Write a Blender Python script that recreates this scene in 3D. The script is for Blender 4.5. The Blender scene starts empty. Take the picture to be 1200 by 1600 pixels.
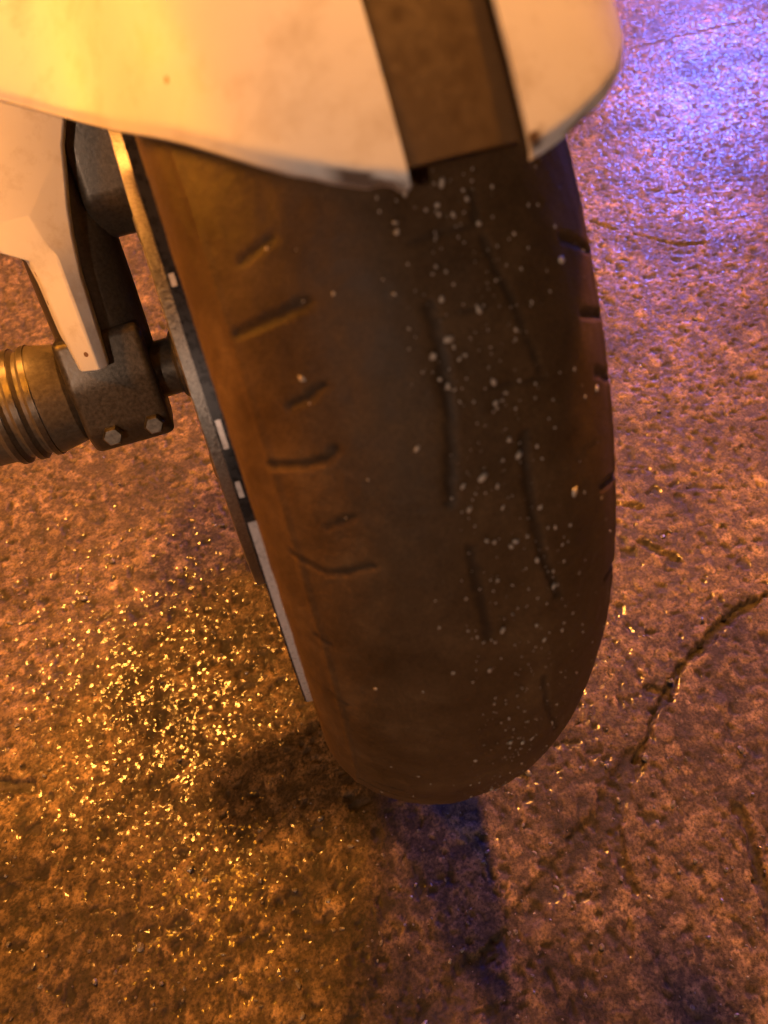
import bpy, bmesh, math, random
import numpy as np
from mathutils import Vector, Matrix

random.seed(7)
rng = np.random.default_rng(7)
scene = bpy.context.scene
COL = scene.collection

# ------------------------------------------------------------------ camera
CAM = np.array([-.0672, -.3964, .6112])
PITCH, YAW, ROLL, FPX = .9045, .2644, -.0961, 1188.2      # focal length in pixels of a 1600 px high frame
cp, sp, cy, sy, cr, sr = (math.cos(PITCH), math.sin(PITCH), math.cos(YAW), math.sin(YAW),
                          math.cos(ROLL), math.sin(ROLL))
FW = np.array([sy * cp, cy * cp, -sp])
_r = np.array([cy, -sy, 0.0])
_u = np.cross(_r, FW)
RT = cr * _r + sr * _u
UP = -sr * _r + cr * _u
cam_data = bpy.data.cameras.new('camera')
cam = bpy.data.objects.new('camera', cam_data)
COL.objects.link(cam)
m = Matrix.Identity(4)
for i in range(3):
    m[i][0], m[i][1], m[i][2], m[i][3] = RT[i], UP[i], -FW[i], CAM[i]
cam.matrix_world = m
cam_data.sensor_fit = 'VERTICAL'
cam_data.sensor_height = 24
cam_data.lens = FPX / 1600 * 24
cam_data.clip_start = .01
cam_data.clip_end = 500
cam_data.dof.use_dof = True
cam_data.dof.focus_distance = .50
cam_data.dof.aperture_fstop = 7
scene.camera = cam


def on_ground(u, v):
    """photo pixel -> point on the ground plane"""
    d = FW + RT * (u - 600) / FPX + UP * (800 - v) / FPX
    t = -CAM[2] / d[2]
    return CAM + d * t


# ------------------------------------------------------------------ night sky
world = bpy.data.worlds.new('World')
scene.world = world
world.use_nodes = True
wn = world.node_tree.nodes
wl = world.node_tree.links
sky = wn.new('ShaderNodeTexSky')
sky.sky_type = 'NISHITA'
sky.sun_disc = False
sky.sun_elevation = math.radians(-2.0)
sky.sun_rotation = math.radians(40)
wl.new(sky.outputs[0], wn['Background'].inputs[0])
wn['Background'].inputs[1].default_value = .065

scene.view_settings.view_transform = 'Standard'
scene.view_settings.look = 'None'
scene.view_settings.exposure = 0.18
scene.view_settings.gamma = 1

LAMP_LEFT = 1000.0         # emission of the sodium street lamp glasses
LAMP_RIGHT = 1350.0
LAMP_FRONT = 1400.0
INDICATOR = 300.0          # the lit amber turn indicator on the fork
SIGN = 125.0                # emission of the blue light box

# ------------------------------------------------------------------ helpers


def link(o, parent=None):
    COL.objects.link(o)
    if parent is not None:
        o.parent = parent
    return o


def mesh_obj(name, verts, faces, mat, parent=None, smooth=True):
    me = bpy.data.meshes.new(name)
    me.from_pydata([tuple(map(float, v)) for v in verts], [], faces)
    me.update()
    if smooth:
        me.polygons.foreach_set('use_smooth', [True] * len(me.polygons))
    me.materials.append(mat)
    return link(bpy.data.objects.new(name, me), parent)


def bm_obj(name, bm, mat, parent=None, smooth=False, angle=None):
    me = bpy.data.meshes.new(name)
    bmesh.ops.recalc_face_normals(bm, faces=bm.faces)
    bm.to_mesh(me)
    bm.free()
    me.materials.append(mat)
    if smooth:
        me.polygons.foreach_set('use_smooth', [True] * len(me.polygons))
        if angle:
            me.set_sharp_from_angle(angle=math.radians(angle))
    return link(bpy.data.objects.new(name, me), parent)


def grid_mesh(name, P, mat, parent=None, wrap_u=False, wrap_v=False, smooth=True):
    """P: (nu, nv, 3) array of points"""
    nu, nv = P.shape[:2]
    idx = np.arange(nu * nv).reshape(nu, nv)
    a = idx if wrap_u else idx[:-1]
    b = np.roll(idx, -1, 0) if wrap_u else idx[1:]
    if wrap_v:
        a2, b2 = np.roll(a, -1, 1), np.roll(b, -1, 1)
    else:
        a2, b2 = a[:, 1:], b[:, 1:]
        a, b = a[:, :-1], b[:, :-1]
    q = np.stack([a, b, b2, a2], -1).reshape(-1, 4).astype(np.int32)
    me = bpy.data.meshes.new(name)
    me.vertices.add(nu * nv)
    me.vertices.foreach_set('co', P.reshape(-1).astype(np.float32))
    me.loops.add(q.size)
    me.loops.foreach_set('vertex_index', q.ravel())
    me.polygons.add(len(q))
    me.polygons.foreach_set('loop_start', np.arange(0, q.size, 4, dtype=np.int32))
    me.polygons.foreach_set('use_smooth', np.full(len(q), smooth))
    me.update(calc_edges=True)
    me.validate()
    me.materials.append(mat)
    return link(bpy.data.objects.new(name, me), parent)


def lathe_x(name, prof, mat, parent=None, centre=(0, 0, 0), n=96, angle=35, closed=False):
    """revolve (x, r) points about an axis parallel to X"""
    bm = bmesh.new()
    rings = []
    for x, r in prof:
        if r < 1e-6:
            rings.append([bm.verts.new((centre[0] + x, centre[1], centre[2]))])
        else:
            rings.append([bm.verts.new((centre[0] + x, centre[1] + r * math.sin(2 * math.pi * k / n),
                                        centre[2] + r * math.cos(2 * math.pi * k / n))) for k in range(n)])
    pairs = list(zip(rings[:-1], rings[1:]))
    if closed:
        pairs.append((rings[-1], rings[0]))
    for A, B in pairs:
        for k in range(n):
            k2 = (k + 1) % n
            if len(A) == 1 and len(B) == 1:
                continue
            if len(A) == 1:
                bm.faces.new((A[0], B[k2], B[k]))
            elif len(B) == 1:
                bm.faces.new((A[k], A[k2], B[0]))
            else:
                bm.faces.new((A[k], A[k2], B[k2], B[k]))
    return bm_obj(name, bm, mat, parent, True, angle)


def tube(name, pts, radii, mat, parent=None, n=24, angle=40, cap=True):
    """tube along points with a radius for each point"""
    bm = bmesh.new()
    P = [Vector(p) for p in pts]
    rings = []
    ref = None
    for i, p in enumerate(P):
        d = (P[min(i + 1, len(P) - 1)] - P[max(i - 1, 0)])
        if d.length < 1e-9:
            d = Vector((0, 0, 1))
        d.normalize()
        if ref is None:
            ref = Vector((1, 0, 0)) if abs(d.x) < .8 else Vector((0, 0, 1))
        a = (ref - d * ref.dot(d)).normalized()
        b = d.cross(a)
        rings.append([bm.verts.new(p + (a * math.cos(2 * math.pi * k / n) + b * math.sin(2 * math.pi * k / n)) * radii[i])
                      for k in range(n)])
    for A, B in zip(rings[:-1], rings[1:]):
        for k in range(n):
            bm.faces.new((A[k], A[(k + 1) % n], B[(k + 1) % n], B[k]))
    if cap:
        bm.faces.new(rings[0][::-1])
        bm.faces.new(rings[-1])
    return bm_obj(name, bm, mat, parent, True, angle)


def prism(name, poly, offset, mat, parent=None, bevel=.002, segs=2, smooth=True):
    """polygon of 3D points swept along an offset vector, with bevelled edges"""
    bm = bmesh.new()
    off = Vector(offset)
    a = [bm.verts.new(Vector(p)) for p in poly]
    b = [bm.verts.new(Vector(p) + off) for p in poly]
    n = len(a)
    bm.faces.new(a[::-1])
    bm.faces.new(b)
    for i in range(n):
        bm.faces.new((a[i], a[(i + 1) % n], b[(i + 1) % n], b[i]))
    bmesh.ops.recalc_face_normals(bm, faces=bm.faces)
    if bevel:
        bmesh.ops.bevel(bm, geom=list(bm.edges), offset=bevel, segments=segs, affect='EDGES', profile=.6)
    return bm_obj(name, bm, mat, parent, smooth, 50)


def box(name, c, size, mat, parent=None, bevel=.002, rot=None):
    bm = bmesh.new()
    bmesh.ops.create_cube(bm, size=1)
    for v in bm.verts:
        v.co = Vector((v.co.x * size[0], v.co.y * size[1], v.co.z * size[2]))
    if bevel:
        bmesh.ops.bevel(bm, geom=list(bm.edges), offset=bevel, segments=2, affect='EDGES', profile=.6)
    M = Matrix.Translation(c)
    if rot is not None:
        M = M @ rot
    bmesh.ops.transform(bm, matrix=M, verts=bm.verts)
    return bm_obj(name, bm, mat, parent, True, 50)


def tag(o, label, cat, group=None):
    o['label'] = label
    o['category'] = cat
    if group:
        o['group'] = group
    return o


# --- numpy noise
_perm = np.random.default_rng(3).random((256, 256, 4))


def hsh(ix, iy, k=0):
    return _perm[(ix * 7 + k * 31) & 255, (iy * 13 + k * 57 + ((ix >> 8) * 17)) & 255]


def vnoise(x, y, k=0):
    xi, yi = np.floor(x).astype(int), np.floor(y).astype(int)
    fx, fy = x - xi, y - yi
    fx = fx * fx * (3 - 2 * fx)
    fy = fy * fy * (3 - 2 * fy)
    h = lambda a, b: hsh(a, b, k)[..., 0]
    return ((h(xi, yi) * (1 - fx) + h(xi + 1, yi) * fx) * (1 - fy)
            + (h(xi, yi + 1) * (1 - fx) + h(xi + 1, yi + 1) * fx) * fy)


def fbm(x, y, o=4, k=0):
    s, a, t = 0, .5, 0
    for i in range(o):
        s = s + a * vnoise(x * 2 ** i + 17.3 * i, y * 2 ** i + 5.1 * i, k + i)
        t += a
        a *= .5
    return s / t


def domes(x, y, cell, k, rmin, rmax, prob, power=1.0):
    """rounded bumps scattered on a jittered grid: returns height 0..1 and the stone's random number"""
    gx, gy = x / cell, y / cell
    xi, yi = np.floor(gx).astype(int), np.floor(gy).astype(int)
    best = np.zeros_like(x)
    rid = np.zeros_like(x)
    for dx in (-1, 0, 1):
        for dy in (-1, 0, 1):
            h = hsh(xi + dx, yi + dy, k)
            px, py = xi + dx + h[..., 0], yi + dy + h[..., 1]
            rad = rmin + (rmax - rmin) * h[..., 2] ** 1.5
            st = .65 + .7 * hsh(xi + dx, yi + dy, k + 5)[..., 1]
            d2 = ((gx - px) * st) ** 2 + ((gy - py) / st) ** 2
            v = np.clip(1 - d2 / rad ** 2, 0, 1) ** power * (.45 + .55 * h[..., 1]) * (h[..., 3] < prob)
            mk = v > best
            best = np.where(mk, v, best)
            rid = np.where(mk, hsh(xi + dx, yi + dy, k + 9)[..., 0], rid)
    return best, rid


# ------------------------------------------------------------------ materials
def new_mat(name):
    mt = bpy.data.materials.new(name)
    mt.use_nodes = True
    nt = mt.node_tree
    return mt, nt, nt.nodes['Principled BSDF']


def nd(nt, kind, **kw):
    n = nt.nodes.new(kind)
    for k, v in kw.items():
        if k.startswith('i_'):
            n.inputs[k[2:].replace('_', ' ')].default_value = v
        else:
            setattr(n, k, v)
    return n


def ramp(nt, src, stops):
    r = nt.nodes.new('ShaderNodeValToRGB')
    el = r.color_ramp.elements
    while len(el) < len(stops):
        el.new(.5)
    for e, (p, c) in zip(el, stops):
        e.position = p
        e.color = c if len(c) == 4 else (*c, 1)
    nt.links.new(src, r.inputs[0])
    return r


def plain(name, color, rough=.5, metal=0.0, noise=900.0, amount=.25, bump=.0, spec=.5, coat=0.0):
    mt, nt, b = new_mat(name)
    tc = nd(nt, 'ShaderNodeTexCoord')
    nz = nd(nt, 'ShaderNodeTexNoise', i_Scale=noise, i_Detail=5.0, i_Roughness=.6)
    nt.links.new(tc.outputs['Object'], nz.inputs['Vector'])
    lo = tuple(c * (1 - amount) for c in color)
    hi = tuple(min(1, c * (1 + amount)) for c in color)
    r = ramp(nt, nz.outputs['Fac'], [(.3, lo), (.7, hi)])
    nt.links.new(r.outputs[0], b.inputs['Base Color'])
    rr = ramp(nt, nz.outputs['Fac'], [(.3, (rough * .8,) * 3), (.7, (min(1, rough * 1.25),) * 3)])
    nt.links.new(rr.outputs[0], b.inputs['Roughness'])
    b.inputs['Metallic'].default_value = metal
    b.inputs['Specular IOR Level'].default_value = spec
    b.inputs['Coat Weight'].default_value = coat
    b.inputs['Coat Roughness'].default_value = .15
    if bump:
        bp = nd(nt, 'ShaderNodeBump', i_Strength=.6, i_Distance=bump)
        nt.links.new(nz.outputs['Fac'], bp.inputs['Height'])
        nt.links.new(bp.outputs[0], b.inputs['Normal'])
    return mt


def emitter(name, color, strength):
    mt, nt, b = new_mat(name)
    b.inputs['Base Color'].default_value = (*color, 1)
    b.inputs['Roughness'].default_value = .3
    b.inputs['Emission Color'].default_value = (*color, 1)
    b.inputs['Emission Strength'].default_value = strength
    return mt


def ground_material():
    mt, nt, b = new_mat('wet worn asphalt')
    L = nt.links
    tc = nd(nt, 'ShaderNodeTexCoord')
    co = tc.outputs['Object']

    def noise(scale, detail=4.0, rough=.6):
        n = nd(nt, 'ShaderNodeTexNoise', i_Scale=scale, i_Detail=detail, i_Roughness=rough)
        L.new(co, n.inputs['Vector'])
        return n.outputs['Fac']
    big, mid, fine = noise(7.0), noise(55.0, 6.0, .65), noise(420.0, 4.0, .65)
    c_mid = ramp(nt, mid, [(.30, (.032, .022, .012)), (.43, (.074, .051, .029)), (.56, (.130, .091, .052)), (.72, (.23, .165, .10))])
    c_fine = ramp(nt, fine, [(.34, (.30, .29, .28)), (.50, (1, 1, 1)), (.68, (1.6, 1.57, 1.52))])
    mul = nd(nt, 'ShaderNodeMix', data_type='RGBA', blend_type='MULTIPLY')
    mul.inputs['Factor'].default_value = 1
    L.new(c_mid.outputs[0], mul.inputs['A'])
    L.new(c_fine.outputs[0], mul.inputs['B'])
    # large damp stains
    c_big = ramp(nt, big, [(.36, (.40, .39, .39)), (.47, (.80, .79, .78)), (.60, (1.1, 1.09, 1.06))])
    mul2 = nd(nt, 'ShaderNodeMix', data_type='RGBA', blend_type='MULTIPLY')
    mul2.inputs['Factor'].default_value = 1
    L.new(mul.outputs['Result'], mul2.inputs['A'])
    L.new(c_big.outputs[0], mul2.inputs['B'])
    # tar-filled pits and cracks, separate stones
    at = nd(nt, 'ShaderNodeAttribute', attribute_name='pit')
    mx = nd(nt, 'ShaderNodeMix', data_type='RGBA')
    L.new(at.outputs['Fac'], mx.inputs['Factor'])
    L.new(mul2.outputs['Result'], mx.inputs['A'])
    mx.inputs['B'].default_value = (.018, .015, .014, 1)
    st = nd(nt, 'ShaderNodeAttribute', attribute_name='stone')
    rs = ramp(nt, st.outputs['Fac'], [(.0, (.42, .41, .40)), (.12, (.60, .58, .57)), (.5, (1.0, .98, .96)), (1.0, (1.55, 1.48, 1.38))])
    mul3 = nd(nt, 'ShaderNodeMix', data_type='RGBA', blend_type='MULTIPLY')
    mul3.inputs['Factor'].default_value = 1
    L.new(mx.outputs['Result'], mul3.inputs['A'])
    L.new(rs.outputs[0], mul3.inputs['B'])
    L.new(mul3.outputs['Result'], b.inputs['Base Color'])
    rr = ramp(nt, mid, [(.3, (.62,) * 3), (.7, (.85,) * 3)])
    L.new(rr.outputs[0], b.inputs['Roughness'])
    b.inputs['Specular IOR Level'].default_value = .35
    # matt relief of the binder
    bp = nd(nt, 'ShaderNodeBump', i_Strength=.8, i_Distance=.0009)
    L.new(fine, bp.inputs['Height'])
    L.new(bp.outputs[0], b.inputs['Normal'])
    # wet mineral grains: every grain is a small facet with a tilt of its own, only some carry a water film
    vo = nd(nt, 'ShaderNodeTexVoronoi', feature='F1', i_Scale=400.0)
    wob_ = nd(nt, 'ShaderNodeTexNoise', i_Scale=500.0, i_Detail=2.0)
    L.new(co, wob_.inputs['Vector'])
    jit = nd(nt, 'ShaderNodeVectorMath', operation='MULTIPLY_ADD')
    L.new(wob_.outputs['Color'], jit.inputs[0])
    jit.inputs[1].default_value = (.003, .003, .003)
    L.new(co, jit.inputs[2])
    L.new(jit.outputs[0], vo.inputs['Vector'])
    cen = nd(nt, 'ShaderNodeVectorMath', operation='SUBTRACT')
    L.new(vo.outputs['Color'], cen.inputs[0])
    cen.inputs[1].default_value = (.5, .5, .5)
    sc = nd(nt, 'ShaderNodeVectorMath', operation='MULTIPLY')
    L.new(cen.outputs[0], sc.inputs[0])
    sc.inputs[1].default_value = (.12, .12, 0)
    geo = nd(nt, 'ShaderNodeNewGeometry')
    addn = nd(nt, 'ShaderNodeVectorMath', operation='ADD')
    lev = nd(nt, 'ShaderNodeVectorMath', operation='MULTIPLY_ADD')      # the film levels itself
    L.new(geo.outputs['Normal'], lev.inputs[0])
    lev.inputs[1].default_value = (.32, .32, .32)
    lev.inputs[2].default_value = (0, 0, .68)
    L.new(lev.outputs[0], addn.inputs[0])
    L.new(sc.outputs[0], addn.inputs[1])
    nrm = nd(nt, 'ShaderNodeVectorMath', operation='NORMALIZE')
    L.new(addn.outputs[0], nrm.inputs[0])
    L.new(nrm.outputs[0], b.inputs['Coat Normal'])
    sepc = nd(nt, 'ShaderNodeSeparateColor')
    L.new(vo.outputs['Color'], sepc.inputs[0])
    pick = ramp(nt, sepc.outputs[2], [(.52, (0, 0, 0)), (.66, (.7, .7, .7))])
    wet = ramp(nt, big, [(.3, (.45,) * 3), (.65, (1,) * 3)])
    wm = nd(nt, 'ShaderNodeMath', operation='MULTIPLY')
    L.new(pick.outputs[0], wm.inputs[0])
    L.new(wet.outputs[0], wm.inputs[1])
    dry = nd(nt, 'ShaderNodeMath', operation='SUBTRACT', use_clamp=True)
    dry.inputs[0].default_value = 1.0
    L.new(at.outputs['Fac'], dry.inputs[1])
    wm2 = nd(nt, 'ShaderNodeMath', operation='MULTIPLY')
    L.new(wm.outputs[0], wm2.inputs[0])
    L.new(dry.outputs[0], wm2.inputs[1])
    L.new(wm2.outputs[0], b.inputs['Coat Weight'])
    b.inputs['Coat Roughness'].default_value = .14
    b.inputs['Coat IOR'].default_value = 1.33
    return mt


def rubber_material():
    mt, nt, b = new_mat('worn dusty rubber')
    L = nt.links
    tc = nd(nt, 'ShaderNodeTexCoord')
    n1 = nd(nt, 'ShaderNodeTexNoise', i_Scale=38.0, i_Detail=6.0, i_Roughness=.65)
    n2 = nd(nt, 'ShaderNodeTexNoise', i_Scale=1100.0, i_Detail=3.0, i_Roughness=.6)
    for n in (n1, n2):
        L.new(tc.outputs['Object'], n.inputs['Vector'])
    r1 = ramp(nt, n1.outputs['Fac'], [(.3, (.055, .031, .013)), (.55, (.092, .053, .023)), (.75, (.145, .088, .040))])
    r2 = ramp(nt, n2.outputs['Fac'], [(.3, (.7,) * 3), (.7, (1.25,) * 3)])
    mu = nd(nt, 'ShaderNodeMix', data_type='RGBA', blend_type='MULTIPLY')
    mu.inputs['Factor'].default_value = 1
    L.new(r1.outputs[0], mu.inputs['A'])
    L.new(r2.outputs[0], mu.inputs['B'])
    gr = nd(nt, 'ShaderNodeAttribute', attribute_name='groove_shade')       # shade of the cut tread, painted dark into the rubber colour
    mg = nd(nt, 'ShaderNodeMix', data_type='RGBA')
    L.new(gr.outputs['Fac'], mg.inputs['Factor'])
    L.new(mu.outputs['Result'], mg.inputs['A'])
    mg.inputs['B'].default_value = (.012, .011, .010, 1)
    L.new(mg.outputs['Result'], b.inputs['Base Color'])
    b.inputs['Specular IOR Level'].default_value = .22
    rr = ramp(nt, n1.outputs['Fac'], [(.3, (.42,) * 3), (.7, (.68,) * 3)])
    L.new(rr.outputs[0], b.inputs['Roughness'])
    bp = nd(nt, 'ShaderNodeBump', i_Strength=.5, i_Distance=.0004)
    L.new(n2.outputs['Fac'], bp.inputs['Height'])
    L.new(bp.outputs[0], b.inputs['Normal'])
    return mt


def paint_material():
    mt, nt, b = new_mat('chipped white paint')
    L = nt.links
    tc = nd(nt, 'ShaderNodeTexCoord')
    sp_ = nd(nt, 'ShaderNodeTexVoronoi', feature='F1', i_Scale=85.0, i_Randomness=1.0)
    n0 = nd(nt, 'ShaderNodeTexNoise', i_Scale=60.0, i_Detail=5.0, i_Roughness=.7)
    n1 = nd(nt, 'ShaderNodeTexNoise', i_Scale=9.0, i_Detail=5.0, i_Roughness=.6)
    for n in (sp_, n0, n1):
        L.new(tc.outputs['Object'], n.inputs['Vector'])
    base0 = ramp(nt, n1.outputs['Fac'], [(.3, (.66, .64, .62)), (.7, (.80, .79, .77))])
    film = ramp(nt, n0.outputs['Fac'], [(.32, (.80, .76, .70)), (.50, (1, 1, 1))])
    base = nd(nt, 'ShaderNodeMix', data_type='RGBA', blend_type='MULTIPLY')
    base.inputs['Factor'].default_value = .8
    nt.links.new(base0.outputs[0], base.inputs['A'])
    nt.links.new(film.outputs[0], base.inputs['B'])
    # small dirt specks: only some of the Voronoi cells carry one
    dots = nd(nt, 'ShaderNodeMath', operation='LESS_THAN')
    dots.inputs[1].default_value = .13
    L.new(sp_.outputs['Distance'], dots.inputs[0])
    sel = nd(nt, 'ShaderNodeSeparateColor')
    L.new(sp_.outputs['Color'], sel.inputs[0])
    keep = nd(nt, 'ShaderNodeMath', operation='LESS_THAN')
    keep.inputs[1].default_value = .20
    L.new(sel.outputs[0], keep.inputs[0])
    both = nd(nt, 'ShaderNodeMath', operation='MULTIPLY')
    L.new(dots.outputs[0], both.inputs[0])
    L.new(keep.outputs[0], both.inputs[1])
    mx = nd(nt, 'ShaderNodeMix', data_type='RGBA')
    L.new(both.outputs[0], mx.inputs['Factor'])
    L.new(base.outputs['Result'], mx.inputs['A'])
    mx.inputs['B'].default_value = (.20, .11, .06, 1)
    # chips along the moulded rim (vertex attribute 'chip')
    at = nd(nt, 'ShaderNodeAttribute', attribute_name='chip')
    mx2 = nd(nt, 'ShaderNodeMix', data_type='RGBA')
    L.new(at.outputs['Fac'], mx2.inputs['Factor'])
    L.new(mx.outputs['Result'], mx2.inputs['A'])
    mx2.inputs['B'].default_value = (.10, .055, .03, 1)
    L.new(mx2.outputs['Result'], b.inputs['Base Color'])
    rr = ramp(nt, n0.outputs['Fac'], [(.3, (.45,) * 3), (.7, (.62,) * 3)])
    L.new(rr.outputs[0], b.inputs['Roughness'])
    return mt


M_GROUND = ground_material()
M_RUBBER = rubber_material()
M_PAINT = paint_material()
M_BLACK = plain('faded brown-black plastic', (.075, .050, .026), .42, 0, 300, .12, .0001)
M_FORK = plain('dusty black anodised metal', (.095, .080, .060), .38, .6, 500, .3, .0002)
M_DISC = plain('brushed steel', (.42, .40, .37), .40, 1.0, 700, .25, .0002)
M_RIM = plain('dark wheel paint', (.035, .034, .036), .28, .3, 300, .3)
M_TAPE = plain('silver reflective tape', (.62, .60, .60), .30, .1, 500, .12)
M_ALU = plain('scuffed aluminium', (.22, .20, .17), .45, 1.0, 400, .3, .0002)
M_NYLON = plain('dusty black nylon', (.095, .078, .055), .40, 0, 400, .35, .0003)
M_GRIT = plain('pale road grit', (.52, .46, .38), .6, 0, 2500, .35)
M_PEB = plain('wet pebble', (.14, .125, .115), .22, 0, 600, .5, .0003)
M_SODIUM = [emitter('sodium lamp glass', (1.0, .36, .055), v) for v in (LAMP_LEFT, LAMP_RIGHT)] + [emitter('warm white lamp glass', (1.0, .68, .50), LAMP_FRONT)]
M_LIT = emitter('lit amber lens', (1.0, .33, .02), INDICATOR)
M_AMBER = plain('amber plastic', (.75, .26, .02), .25, 0, 200, .1)
M_BLUE = emitter('blue light box face', (.06, .15, 1.0), SIGN)
M_VIOLET = emitter('violet light box face', (.22, .16, 1.0), SIGN * .10)
M_POLE = plain('galvanised steel', (.35, .35, .36), .5, .8, 40, .2)

# ------------------------------------------------------------------ ground
FINE = .0016


def axis(lo_far, lo, hi, hi_far, step, hi_step_end):
    mid = list(np.arange(lo, hi, step))
    out = []
    v, s = hi, step
    while v < hi_far:
        out.append(v)
        s = s * 1.0032 if v < hi + 1.0 else s * 1.15
        v += s
    low = []
    v, s = lo - step, step
    while v > lo_far:
        low.append(v)
        s *= 1.06 if v > lo - 1 else 1.3
        v -= s
    return np.array(low[::-1] + mid + out)


xs = axis(-90, -.40, .46, 90, FINE, 0)
ys = axis(-90, -.46, .36, 90, FINE, 0)
X, Y = np.meshgrid(xs, ys, indexing='ij')
near = np.clip(2.6 - .8 * np.hypot(X, Y), 0, 1)
H = (fbm(X * 3.2, Y * 3.2, 3, 1) - .5) * .006 + (fbm(X * 22, Y * 22, 4, 2) - .5) * .0020
XD = X + (fbm(X * 110, Y * 110, 3, 30) - .5) * .010
YD = Y + (fbm(X * 110, Y * 110, 3, 34) - .5) * .010
d1, id1 = domes(XD, YD, .0078, 11, .30, .80, .75)
d2, id2 = domes(XD, YD, .0040, 12, .35, .70, .8)
d3, id3 = domes(XD, YD, .019, 13, .22, .46, .28)
pits, _ = domes(XD, YD, .022, 14, .10, .30, .42, .6)
pits2, _ = domes(XD, YD, .0085, 15, .16, .42, .42, .6)
H += near * (.0008 * d1 + .0003 * d2 + .0011 * d3)
wob = (fbm(X * 60, Y * 60, 3, 20) - .5)
wob2 = (fbm(X * 260, Y * 260, 3, 24) - .5)
pit = np.clip(2.3 * np.maximum(pits, .8 * pits2) * (.35 + 1.3 * fbm(X * 9, Y * 9, 2, 44)) - .1, 0, 1)
# cracks, given as photo pixels lying on the ground
CRACKS = [
    ([(1230, 915), (1195, 930), (1150, 955), (1118, 985), (1095, 1012), (1062, 1042), (1045, 1085), (1022, 1115), (1014, 1150), (990, 1190)], .0027, .005),
    ([(1045, 1085), (1015, 1075)], .0018, .003),
    ([(990, 1190), (972, 1235), (950, 1275), (905, 1325), (880, 1370), (850, 1400), (800, 1455), (745, 1520), (690, 1570), (640, 1640)], .0105, .0026),
    ([(1155, 1265), (1172, 1310), (1190, 1380), (1215, 1450)], .0050, .004),
    ([(960, 1300), (975, 1360), (990, 1390)], .0050, .003),
    ([(960, 785), (1000, 790)], .0035, .003),
    ([(1000, 845), (1030, 858), (1055, 868)], .0030, .003),
    ([(0, 1225), (40, 1230)], .006, .004),
    ([(985, 1440), (982, 1490)], .004, .003),
    ([(985, 75), (1060, 55), (1130, 38), (1230, 20)], .0022, .003),
    ([(925, 345), (980, 362), (1060, 382), (1100, 378)], .0024, .003),
]
crack = np.zeros_like(X)
for pts, w, depth in CRACKS:
    g = [on_ground(*p) for p in pts]
    dmin = np.full_like(X, 9.0)
    for a, c in zip(g[:-1], g[1:]):
        ax, ay, bx, by = a[0], a[1], c[0], c[1]
        vx, vy = bx - ax, by - ay
        t = np.clip(((X - ax) * vx + (Y - ay) * vy) / (vx * vx + vy * vy), 0, 1)
        dmin = np.minimum(dmin, np.hypot(X - ax - t * vx, Y - ay - t * vy))
    dd = dmin + wob * .008 + wob2 * .006
    prof = np.clip((w * (.75 + 1.1 * fbm(X * 30, Y * 30, 2, 28) - .3) - np.abs(dd)) / (w * .5) + .3, 0, 1)
    prof = prof * prof * (3 - 2 * prof)
    H -= prof * depth
    crack = np.maximum(crack, prof * min(1, depth / .0045))
H -= near * .0017 * pit
contact = np.exp(-((X / .05) ** 2 + ((Y) / .09) ** 2))
H = H - .0012 - contact * np.maximum(H + .001, 0)
ground = grid_mesh('ground', np.stack([X, Y, H], -1), M_GROUND)
ground['kind'] = 'structure'
ground['label'] = 'wet worn asphalt with pits, grit and cracks'
for nm, arr in (('pit', np.clip(np.maximum(pit * .85, crack * .9), 0, 1) * near),
                ('stone', np.where(d3 > .05, .15 + .85 * id3, np.where(d1 > .06, .12 + .88 * id1, np.clip(d2 * .5, 0, .3))))):
    at = ground.data.attributes.new(nm, 'FLOAT', 'POINT')
    at.data.foreach_set('value', arr.ravel().astype(np.float32))


def ground_z(x, y):
    i = int(np.clip(np.searchsorted(xs, x), 0, len(xs) - 1))
    j = int(np.clip(np.searchsorted(ys, y), 0, len(ys) - 1))
    return float(H[i, j])


# ------------------------------------------------------------------ motorcycle front
bike = bpy.data.objects.new('motorcycle', None)
link(bike)
tag(bike, 'motorcycle front end with worn bald tyre under white mudguard, standing on wet asphalt', 'motorcycle')
R = .30
AXLE = (0, 0, R)


def tyre_profile(t, n=1.908, hw=.0672):
    e = 2 / n
    c, s = np.cos(t), np.sin(t)
    x = np.sign(c) * np.abs(c) ** e * hw
    z = np.sign(s) * np.abs(s) ** e
    low = z < 0
    x = np.where(low, np.sign(c) * hw * (1 - .13 * np.clip(-z * 2, 0, 1) ** 1.4), x)
    z = np.where(low, z * .05, z * .055)
    return x, R - .055 + z


def wheel_point(th, t, lift=0.0):
    """th: angle up from the forward horizontal, t: place across the tyre"""
    x, r = tyre_profile(np.asarray(t, float))
    r = r + lift
    return np.stack([x, -r * np.cos(th), R + r * np.sin(th)], -1)


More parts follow.
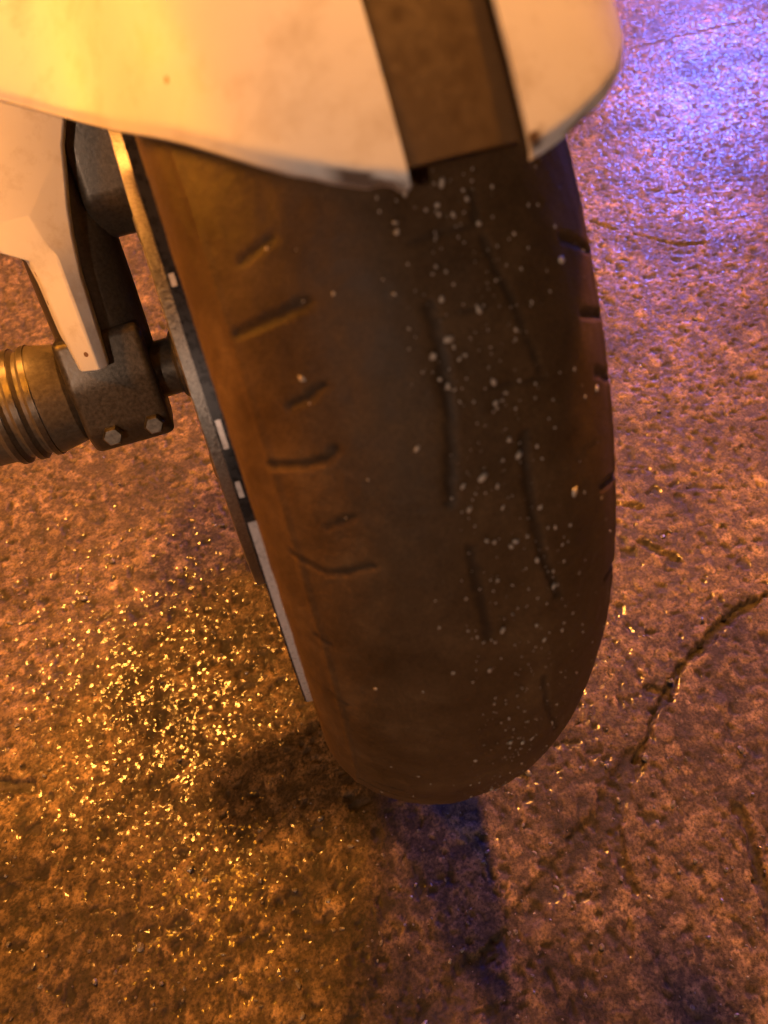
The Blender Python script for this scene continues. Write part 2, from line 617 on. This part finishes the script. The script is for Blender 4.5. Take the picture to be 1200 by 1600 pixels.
# worn tread grooves as (angle, place across), width in mm, depth in mm
GROOVES = [
    ([(.7448, 2.425), (.7535, 2.238)], 2.0, 1.6),
    ([(.6802, 2.57), (.6837, 2.366), (.6889, 2.17)], 2.4, 1.8),
    ([(.5963, 2.391), (.6016, 2.281), (.6103, 2.187)], 1.8, 1.8),
    ([(.5317, 2.621), (.5317, 2.408), (.5352, 2.264), (.5457, 2.213)], 1.8, 1.8),
    ([(.4566, 2.366), (.4706, 2.204)], 1.5, 1.2),
    ([(.4129, 2.655), (.4042, 2.561), (.3937, 2.434), (.399, 2.306), (.4077, 2.179)], 1.8, 1.8),
    ([(.2767, 2.66), (.268, 2.56)], 1.8, 1.8),
    ([(.151, 2.70), (.1387, 2.56)], 1.4, 1.2),
    ([(.6575, 1.669), (.64, 1.669), (.6051, 1.669), (.5562, 1.686), (.5125, 1.72), (.4671, 1.762)], 2.1, 1.3),
    ([(.4112, 1.703), (.3518, 1.694), (.2837, 1.669)], 2.2, 1.0),
    ([(.7046, 1.354), (.6749, 1.329), (.6435, 1.278), (.6033, 1.235), (.5719, 1.193)], 1.5, 1.0),
    ([(.5142, 1.337), (.4741, 1.354), (.4287, 1.346), (.3693, 1.312), (.3047, 1.227)], 2.0, 1.9),
    ([(.1737, 1.329), (.1073, 1.295), (-.0132, 1.142)], 1.7, 1.4),
    ([(.7134, 1.694), (.7168, 1.541), (.7151, 1.405)], 1.0, .7),
    ([(.6435, 1.686), (.6452, 1.533), (.6435, 1.397)], 1.0, .7),
    ([(.5701, 1.507), (.5684, 1.363), (.5614, 1.184)], 1.0, .7),
    ([(.6889, .878), (.6802, .717), (.6679, .538)], 2.0, 2.2),
    ([(.6068, .81), (.5893, .428)], 2.0, 2.2),
    ([(.5369, .734), (.509, .428)], 2.2, 2.2),
    ([(.40, .80), (.375, .43)], 2.0, 2.0),
    ([(.25, .76), (.22, .43)], 2.0, 2.0),
    ([(.743, 1.354), (.7186, 1.371)], 1.6, 1.0),
]
PERIOD = 2 * math.pi / 7
tt = np.linspace(-.55, math.pi + .55, 190)
th_fine = np.arange(-.55, 1.0, .0034)
th_rest = np.linspace(1.0, 2 * math.pi - .55, 760)[:-1]
th = np.concatenate([th_fine, th_rest])
TH, TT = np.meshgrid(th, tt, indexing='ij')
wrapped = (TH + .05) % PERIOD - .05
px_, pr_ = tyre_profile(tt)
arc = np.concatenate([[0], np.cumsum(np.hypot(np.diff(px_), np.diff(pr_)))])
A2 = np.interp(TT, tt, arc)
cut = np.zeros_like(TH)
gj = (fbm(TH * 120, TT * 20, 3, 41) - .5) * .0012
for pts, w, dep in GROOVES:
    dmin = np.full_like(TH, 9.0)
    q = [(a * .29, float(np.interp(b, tt, arc))) for a, b in pts]
    for (a, b), (c, d) in zip(q[:-1], q[1:]):
        vx, vy = c - a, d - b
        ux, uy = wrapped * .29 - a, A2 - b
        t_ = np.clip((ux * vx + uy * vy) / (vx * vx + vy * vy + 1e-12), 0, 1)
        dmin = np.minimum(dmin, np.hypot(ux - t_ * vx, uy - t_ * vy))
    w, dep = w * .78, dep * (.40 if pts[0][1] > 2 else .6)
    k = np.clip((w * .001 - dmin + gj) / .0011 + .3, 0, 1)
    cut = np.maximum(cut, k * k * (3 - 2 * k) * dep * .001)
PX, PR = tyre_profile(TT)
# surface normal across the profile
dpx, dpr = np.gradient(px_, arc), np.gradient(pr_, arc)
nx, nr = np.interp(TT, tt, dpr), np.interp(TT, tt, -dpx)
relief = (fbm(TH * 40, TT * 14, 4, 50) - .5) * .0005 + (fbm(TH * 300, TT * 90, 2, 51) - .5) * .0003
# flattened wear bands and a rib line on the shoulders
flat = -.0010 * np.exp(-((TT - 1.57) / .16) ** 2) + .0007 * np.exp(-((np.abs(TT - 1.571) - 1.05) / .025) ** 2)
off = relief + flat - cut
PX = PX + nx * off
PR = PR + nr * off
P = np.stack([PX, -PR * np.cos(TH), R + PR * np.sin(TH)], -1)
P[..., 2] = np.maximum(P[..., 2], .0004 * (1 - np.clip(P[..., 2], -.01, .01)))      # flattened where it stands
tyre = grid_mesh('tyre', P, M_RUBBER, bike, wrap_u=True)
at = tyre.data.attributes.new('groove_shade', 'FLOAT', 'POINT')
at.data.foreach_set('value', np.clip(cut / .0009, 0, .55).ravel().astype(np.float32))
tyre['label'] = 'worn black tyre with faint grooves and pale grit'

# pale grit stuck to the right half of the tread
vs, fs = [], []
ico = bmesh.new()
bmesh.ops.create_icosphere(ico, subdivisions=1, radius=1)
ico_v = np.array([v.co[:] for v in ico.verts])
ico_f = [[v.index for v in f.verts] for f in ico.faces]
ico.free()


def add_speck(vs, fs, c, n, rad, flat=.45):
    n = np.array(n) / np.linalg.norm(n)
    a = np.cross(n, [.31, .77, .55])
    a /= np.linalg.norm(a)
    b_ = np.cross(n, a)
    sx, sy_ = rad * random.uniform(.7, 1.4), rad * random.uniform(.6, 1.0)
    an = random.random() * 6.28
    a, b_ = a * math.cos(an) + b_ * math.sin(an), -a * math.sin(an) + b_ * math.cos(an)
    base = len(vs)
    for v in ico_v:
        j = random.uniform(.75, 1.2)
        vs.append(np.array(c) + (a * v[0] * sx + b_ * v[1] * sy_ + n * v[2] * rad * flat) * j)
    fs.extend([[base + i for i in f] for f in ico_f])


for i in range(1000):
    thv = .86 - 1.15 * random.random() ** 1.25
    tv = random.gauss(1.38, .24) if random.random() < .8 else random.uniform(.5, 2.4)
    if not .35 < tv < 2.6:
        continue
    p = wheel_point(thv, tv, -.0002)
    p2 = wheel_point(thv, tv + .01)
    p3 = wheel_point(thv + .01, tv)
    nrm = np.cross(p2 - p, p3 - p)
    if np.dot(nrm, p - np.array(AXLE)) < 0:
        nrm = -nrm
    rad = min(.0022, .00034 * random.lognormvariate(0, .65))
    add_speck(vs, fs, p, nrm, rad)
grit = mesh_obj('grit', vs, fs, M_GRIT, tyre)
grit['kind'] = 'stuff'

# ---- rim
RX = .0715
rim_prof = [(-RX, .2225), (-RX, .2090), (-.062, .2055), (-.050, .2030), (-.030, .1930), (.030, .1930), (.050, .2030),
            (.062, .2055), (RX, .2090), (RX, .2225), (.0605, .2235), (.056, .2190), (.040, .2060), (-.040, .2060), (-.056, .2190), (-.0605, .2235)]
rim = lathe_x('rim', rim_prof, M_RIM, bike, AXLE, 160, 30, closed=True)
hub = lathe_x('hub', [(-.050, 0), (-.050, .030), (-.046, .034), (-.030, .036), (-.020, .030), (.020, .030), (.030, .036), (.046, .034), (.050, .030), (.050, 0)],
              M_RIM, rim, AXLE, 64)
sp_mesh = None
for k in range(5):
    a = 2 * math.pi * k / 5 + .25
    d = Vector((0, math.cos(a), math.sin(a)))
    s = Vector((0, -math.sin(a), math.cos(a)))
    c0 = Vector(AXLE)
    poly = [c0 + d * .028 + s * .020, c0 + d * .10 + s * .012, c0 + d * .196 + s * .022, c0 + d * .196 - s * .022,
            c0 + d * .10 - s * .012, c0 + d * .028 - s * .020]
    prism('spoke', [p - Vector((.017, 0, 0)) for p in poly], (.034, 0, 0), M_RIM, rim, .006, 3)


def ring_arc(name, a0, a1, mat, parent, n=40, xi=-.0668):
    """thin strip of tape wrapped over the outer edge of the rim between two angles"""
    an = np.linspace(a0, a1, n)
    pts = []
    for (x_, r_) in ((xi, .2234), (-.0706, .2230), (-.0706, .2226), (xi, .2230)):
        pts.append(np.stack([np.full(n, x_), -r_ * np.cos(an), R + r_ * np.sin(an)], -1))
    return grid_mesh(name, np.stack(pts, 1), mat, parent, wrap_v=True, smooth=False)


for a0, a1 in ((-1.05, .375), (.425, .455), (.515, .565), (.78, .80), (1.3, 2.4), (2.6, 3.8), (4.0, 5.0)):
    ring_arc('rim_tape', a0, a1, M_TAPE, rim, 40, -.0686 if a1 - a0 < .1 else -.0668)

# ---- brake disc, left
DX = -.0745
disc = lathe_x('brake_disc', [(-.0034, .1478), (.0034, .1478), (.0040, .1470), (.0040, .118), (-.0040, .118), (-.0040, .1470)], M_DISC, bike,
               (DX, 0, R), 160, 30, closed=True)
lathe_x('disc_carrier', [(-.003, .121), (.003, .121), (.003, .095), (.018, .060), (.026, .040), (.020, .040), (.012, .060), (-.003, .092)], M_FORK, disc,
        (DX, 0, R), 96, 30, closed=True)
for k in range(6):
    a = k * math.pi / 3 + .2
    lathe_x('bobbin', [(-.0055, 0), (-.0055, .006), (-.0045, .0075), (.0045, .0075), (.0055, .006), (.0055, 0)], M_ALU, disc,
            (DX, -.119 * math.cos(a), R + .119 * math.sin(a)), 16)

# ---- axle and forks
lathe_x('axle', [(-.150, 0), (-.150, .011), (.150, .011), (.150, 0)], M_ALU, bike, AXLE, 32)
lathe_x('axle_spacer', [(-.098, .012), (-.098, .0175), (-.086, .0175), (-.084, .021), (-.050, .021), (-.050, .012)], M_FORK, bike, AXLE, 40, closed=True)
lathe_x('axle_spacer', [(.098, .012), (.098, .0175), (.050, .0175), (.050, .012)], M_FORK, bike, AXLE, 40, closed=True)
RAKE = math.radians(25)
FD = Vector((0, math.sin(RAKE), math.cos(RAKE)))
FP = Vector((0, -math.cos(RAKE), math.sin(RAKE)))       # towards the front
for s in (-1, 1):
    base = Vector((s * .121, .004, R))
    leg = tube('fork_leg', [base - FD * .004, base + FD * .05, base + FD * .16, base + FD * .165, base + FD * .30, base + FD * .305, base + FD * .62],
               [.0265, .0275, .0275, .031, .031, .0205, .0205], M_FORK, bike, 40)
    # foot: clamp block round the axle
    c = base - FD * .006
    poly = []
    for a_, b_ in ((-.030, .040), (.030, .040), (.034, .012), (.031, -.018), (.018, -.033), (-.018, -.033), (-.031, -.018), (-.034, .012)):
        poly.append(c + FP * a_ + FD * b_ - Vector((.027, 0, 0)))
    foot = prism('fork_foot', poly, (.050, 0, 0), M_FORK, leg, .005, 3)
    for o_ in (-.013, .012):
        bp_ = c - FD * .020 + FP * .026 + Vector((o_ + .001, 0, 0))
        tube('bolt', [bp_, bp_ + FP * .008, bp_ + FP * .0095], [.0062, .0062, .0050], M_ALU, leg, 6)
    if s > 0:
        lathe_x('axle_nut', [(0, 0), (0, .016), (.010, .016), (.012, .013), (.012, 0)], M_ALU, bike, (.146, 0, R), 6)
    # ridged nylon slider on the axle end
    if s < 0:
        sl = lathe_x('axle_slider', [(0, 0), (0, .026), (s * .004, .030), (s * .016, .0325), (s * .020, .0335), (s * .024, .0335), (s * .026, .0315),
                                     (s * .028, .0315), (s * .030, .0335), (s * .034, .0335), (s * .036, .0315), (s * .038, .0315),
                                     (s * .040, .0335), (s * .044, .0335), (s * .047, .0315), (s * .072, .0300), (s * .080, .025), (s * .083, .012), (s * .083, 0)],
                     M_NYLON, bike, (s * .146, 0, R), 64, 28)
        for k_ in (.022, .032, .042):
            lathe_x('ring', [(-.0016, .0333), (-.0016, .0342), (.0016, .0342), (.0016, .0333)], M_FORK, sl, (s * (.146 + k_), 0, R), 64, 28, closed=True)

    # white guard: a folded panel in front of the leg, ending in a sloped facet
    g0 = base + FP * .040
    rows = [(.016, .001, -.014, 0), (.040, .0025, -.016, 0), (.066, .004, -.0165, 0), (.079, .006, -.018, 0), (.086, .007, -.030, 0), (.100, .010, -.040, 0),
            (.128, .018, -.050, 0), (.145, .026, -.055, 0), (.24, .030, -.060, 0), (.31, .030, -.060, 0)]
    Pg = []
    for up_, wi, wo, fwd in rows:
        col = []
        for xx, bk in ((wi, .020), (wi, 0.0), (wi * .3 + wo * .3, -.006), (wo, .001), (wo - .004, .016), (wo - .005, .034)):
            col.append(g0 + FD * up_ - FP * bk * .9 + Vector((-s * xx, 0, 0)))
        Pg.append([list(v) for v in col])
    gd = grid_mesh('fork_guard', np.array(Pg), M_PAINT, bike, smooth=True)
    gd.data.set_sharp_from_angle(angle=math.radians(32))
    sm = gd.modifiers.new('thickness', 'SOLIDIFY')
    sm.thickness = .003
    bv = gd.modifiers.new('edges', 'BEVEL')
    bv.width = .0012
    bv.segments = 2
    bv.limit_method = 'ANGLE'

# brake caliper behind the left leg, over the disc
cc = Vector((DX - .004, .062, R + .125))
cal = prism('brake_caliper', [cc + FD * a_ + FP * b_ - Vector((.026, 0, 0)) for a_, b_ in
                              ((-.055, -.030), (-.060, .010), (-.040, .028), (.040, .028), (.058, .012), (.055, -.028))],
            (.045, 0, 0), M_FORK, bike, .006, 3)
for o_ in (-.03, .03):
    b0 = cc + FD * o_ - Vector((.026, 0, 0))
    tube('bolt', [b0, b0 - Vector((.006, 0, 0))], [.008, .008], M_ALU, cal, 6)
for s in (-1, 1):
    pass
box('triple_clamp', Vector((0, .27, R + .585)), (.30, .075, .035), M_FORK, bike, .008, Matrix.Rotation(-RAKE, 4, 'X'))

# ---- mudguard
CS = [(0, .3372), (.0145, .3368), (.030, .3345), (.041, .3315), (.050, .3245), (.057, .3150), (.0625, .3050), (.067, .2960), (.0705, .2860),
      (.0745, .2770), (.0815, .2690), (.092, .2640), (.108, .2610)]
EDGE = [(0, 42.6), (.0145, 42.0), (.025, 42.5), (.034, 43.2), (.045, 44.6), (.057, 46.9), (.066, 49.0), (.072, 50.8), (.080, 53.0), (.092, 55.6), (.108, 58.0)]
cx_, cr_ = np.array([c[0] for c in CS]), np.array([c[1] for c in CS])
ex_, ea_ = np.array([c[0] for c in EDGE]), np.array([c[1] for c in EDGE])
clen = np.concatenate([[0], np.cumsum(np.hypot(np.diff(cx_), np.diff(cr_)))])


def shell_side(side):
    n, mrows = 80, 150
    k0 = .0145
    u = np.linspace(np.interp(k0, cx_, clen), clen[-1], n)
    # smooth cross section
    xx = np.interp(u, clen, cx_)
    rr = np.interp(u, clen, cr_)
    ker = np.array([1, 2, 3, 2, 1.]) / 9
    for _ in range(25):
        xx[2:-2] = np.convolve(xx, ker, 'valid')
        rr[2:-2] = np.convolve(rr, ker, 'valid')
    a0 = np.interp(xx, ex_, ea_)
    for _ in range(30):
        a0[2:-2] = np.convolve(a0, ker, 'valid')
    a1 = np.where(xx < .075, 112, 96)
    v = np.linspace(0, 1, mrows) ** 1.6
    out_r, out_x, out_a = [], [], []
    chip_noise = fbm(u * 260 + (9 if side > 0 else 0), u * 0 + 3, 3, 70)
    A = a0[:, None] + (a1 - a0)[:, None] * v[None]
    if side < 0:       # broken-away nicks near the inner corner
        nick = .16 * np.clip((chip_noise - .42) * 6, 0, 1) * np.exp(-((xx - .021) / .012) ** 2)
    else:
        nick = .05 * np.clip((chip_noise - .5) * 6, 0, 1)
    A = A + nick[:, None] * (1 - v[None]) ** 8
    RR = np.repeat(rr[:, None], mrows, 1)
    XX = np.repeat(xx[:, None], mrows, 1)
    dist = np.radians(A - a0[:, None]) * RR
    RR = RR - .0012 * np.exp(-(dist / .0018) ** 2)       # rolled edge
    XX = XX + (.0004 * v)[None]
    an = np.radians(A)
    P = np.stack([side * XX, -RR * np.cos(an), R + RR * np.sin(an)], -1)
    inner = RR - .0022
    Pi = np.stack([side * (XX - .0015 * np.clip((XX - .04) / .03, 0, 1)), -inner * np.cos(an), R + inner * np.sin(an)], -1)
    full = np.concatenate([P, Pi[:, ::-1]], 1)          # loop round the thickness
    o = grid_mesh('mudguard_side', full if side < 0 else full[:, ::-1], M_PAINT, bike, wrap_v=True)
    # close the inner edge
    ch = np.zeros(full.shape[:2])
    nz = fbm(XX * 300, dist * 500, 3, 80 + side)
    if side < 0:
        w = np.exp(-((XX - .026) / .004) ** 2) * (dist < .0026) + np.exp(-((XX - .0195) / .004) ** 2) * (dist < .0016)
    else:
        w = np.exp(-((XX - .0155) / .0016) ** 2) * (dist > .002) * (dist < .0055) + .7 * np.exp(-((XX - .028) / .004) ** 2) * (dist < .0012)
    c_ = np.clip(w * 1.4 + (nz - .5) * 1.5 * (w > .05), 0, 1)
    ch[:, :mrows] = c_
    if side > 0:
        ch = ch[:, ::-1]
    at_ = o.data.attributes.new('chip', 'FLOAT', 'POINT')
    at_.data.foreach_set('value', ch.ravel().astype(np.float32))
    # end cap along the centre edge
    me = o.data
    bm = bmesh.new()
    bm.from_mesh(me)
    bm.verts.ensure_lookup_table()
    W = full.shape[1]
    for row in (0, n - 1):
        idx = [row * W + j for j in range(W)]
        for j in range(W // 2 - 1):
            try:
                bm.faces.new([bm.verts[idx[j]], bm.verts[idx[j + 1]], bm.verts[idx[W - 2 - j]], bm.verts[idx[W - 1 - j]]])
            except ValueError:
                pass
    bmesh.ops.recalc_face_normals(bm, faces=bm.faces)
    bm.to_mesh(me)
    bm.free()
    me.polygons.foreach_set('use_smooth', [True] * len(me.polygons))
    me.set_sharp_from_angle(angle=math.radians(50))
    return o


ml = shell_side(-1)
ml['label'] = 'white mudguard half with chipped lower edge'
mr = shell_side(1)
# dark inset strip between the two painted halves
xs_ = np.linspace(-.0142, .0142, 14)
an = np.radians(np.linspace(42.9, 112, 90))
top = np.stack([np.repeat(xs_[:, None], 90, 1), -(.3335 - .0012 * (xs_[:, None] / .0142) ** 2) * np.cos(an)[None], R + (.3335 - .0012 * (xs_[:, None] / .0142) ** 2) * np.sin(an)[None]], -1)
bot = np.stack([np.repeat(xs_[:, None], 90, 1), -.3305 * np.cos(an)[None] + xs_[:, None] * 0, R + .3305 * np.sin(an)[None] + xs_[:, None] * 0], -1)
grid_mesh('mudguard_strip', np.concatenate([top, bot[:, ::-1]], 1), M_BLACK, bike, wrap_v=True, smooth=False)

# ---- front lamp unit and lit indicators above the wheel (out of the frame, but they light it)
lathe = tube('headlight_shell', [(0, .12, .97), (0, .15, .97), (0, .23, .97), (0, .32, .97)], [.082, .088, .080, .045], M_BLACK, bike, 40)
for s, mat_ in ((-1, M_LIT), (1, M_AMBER)):
    tip = Vector((s * .29, -.07, .60))
    body = tube('indicator', [Vector((s * .121, .13, .60)), tip + Vector((-s * .045, .02, .012)), tip + Vector((-s * .03, .02, .006)), tip + Vector((0, .045, 0))],
                [.010, .010, .016, .022], M_BLACK, bike, 20)
    bm = bmesh.new()
    bmesh.ops.create_uvsphere(bm, u_segments=12, v_segments=8, radius=1)
    bmesh.ops.transform(bm, matrix=Matrix.Translation(tip + Vector((0, .012, 0))) @ Matrix.Diagonal((.026, .022, .020, 1)), verts=bm.verts)
    bm_obj('lens', bm, mat_, body, True)

# ------------------------------------------------------------------ loose stones on the asphalt
vs, fs = [], []
for i in range(1500):
    u, v = random.uniform(-60, 1260), random.uniform(380, 1640)
    g = on_ground(u, v)
    if abs(g[0]) < .075 and -.2 < g[1] < .2:
        continue
    rad = min(.0050, .0011 * random.lognormvariate(0, .5))
    add_speck(vs, fs, (g[0], g[1], ground_z(g[0], g[1]) + rad * .25), (random.gauss(0, .25), random.gauss(0, .25), 1), rad, .6)
grav = mesh_obj('gravel', vs, fs, M_PEB, None, smooth=False)
grav['kind'] = 'stuff'
tag(grav, 'loose wet grit scattered over the asphalt', 'gravel')

# ------------------------------------------------------------------ street lamps and a blue light box, beyond the frame
def street_lamp(head, foot, mat, glass, label):
    """head: middle of the glass, foot: where the pole stands"""
    o = bpy.data.objects.new('street_lamp', None)
    link(o)
    o.location = (foot[0], foot[1], 0)
    tag(o, label, 'street lamp')
    hx, hy, hz = head[0] - foot[0], head[1] - foot[1], head[2]
    rz = Matrix.Rotation(math.atan2(hy, hx), 4, 'Z')
    tube('pole', [(0, 0, -.05), (0, 0, .3), (0, 0, .31), (0, 0, hz - .25)], [.09, .09, .06, .04], M_POLE, o, 24)
    tube('arm', [(0, 0, hz - .3), (hx * .2, hy * .2, hz - .05), (hx * .85, hy * .85, hz + .08)], [.035, .03, .025], M_POLE, o, 16)
    box('lamp_head', Vector((hx, hy, hz + .075)), (.62, .30, .11), M_POLE, o, .03, rz)
    box('lamp_glass', Vector((hx, hy, hz)), glass, mat, o, 0, rz)


street_lamp((-1.16, 2.52, 5.0), (-2.4, 3.2, 0), M_SODIUM[0], (.56, .28, .05), 'sodium street lamp behind the motorcycle, opposite the blue light box')
street_lamp((1.55, 2.60, 5.0), (1.5, 4.2, 0), M_SODIUM[1], (.56, .28, .05), 'sodium street lamp next to the blue light box')
street_lamp((-4.2, -8.2, 5.1), (-5.6, -9.0, 0), M_SODIUM[2], (.48, .22, .05), 'warm white street lamp in front of the motorcycle')

sign = bpy.data.objects.new('light_box', None)
link(sign)
sign.location = (3.5, 3.8, 0)
sign.rotation_euler = (0, 0, math.radians(-40))
tag(sign, 'tall blue glowing light box on two posts beside the wet asphalt', 'light box')
for xx in (-.45, .45):
    tube('post', [(xx, .05, -.05), (xx, .05, 3.6)], [.03, .03], M_POLE, sign, 16)
box('case', Vector((0, 0, 2.4)), (1.30, .14, 2.60), M_POLE, sign, .01)
box('face', Vector((0, -.072, 2.4)), (1.20, .01, 2.50), M_VIOLET, sign, .002)
box('lit_panel', Vector((0, -.082, 1.75)), (.85, .012, .42), M_BLUE, sign, .002)
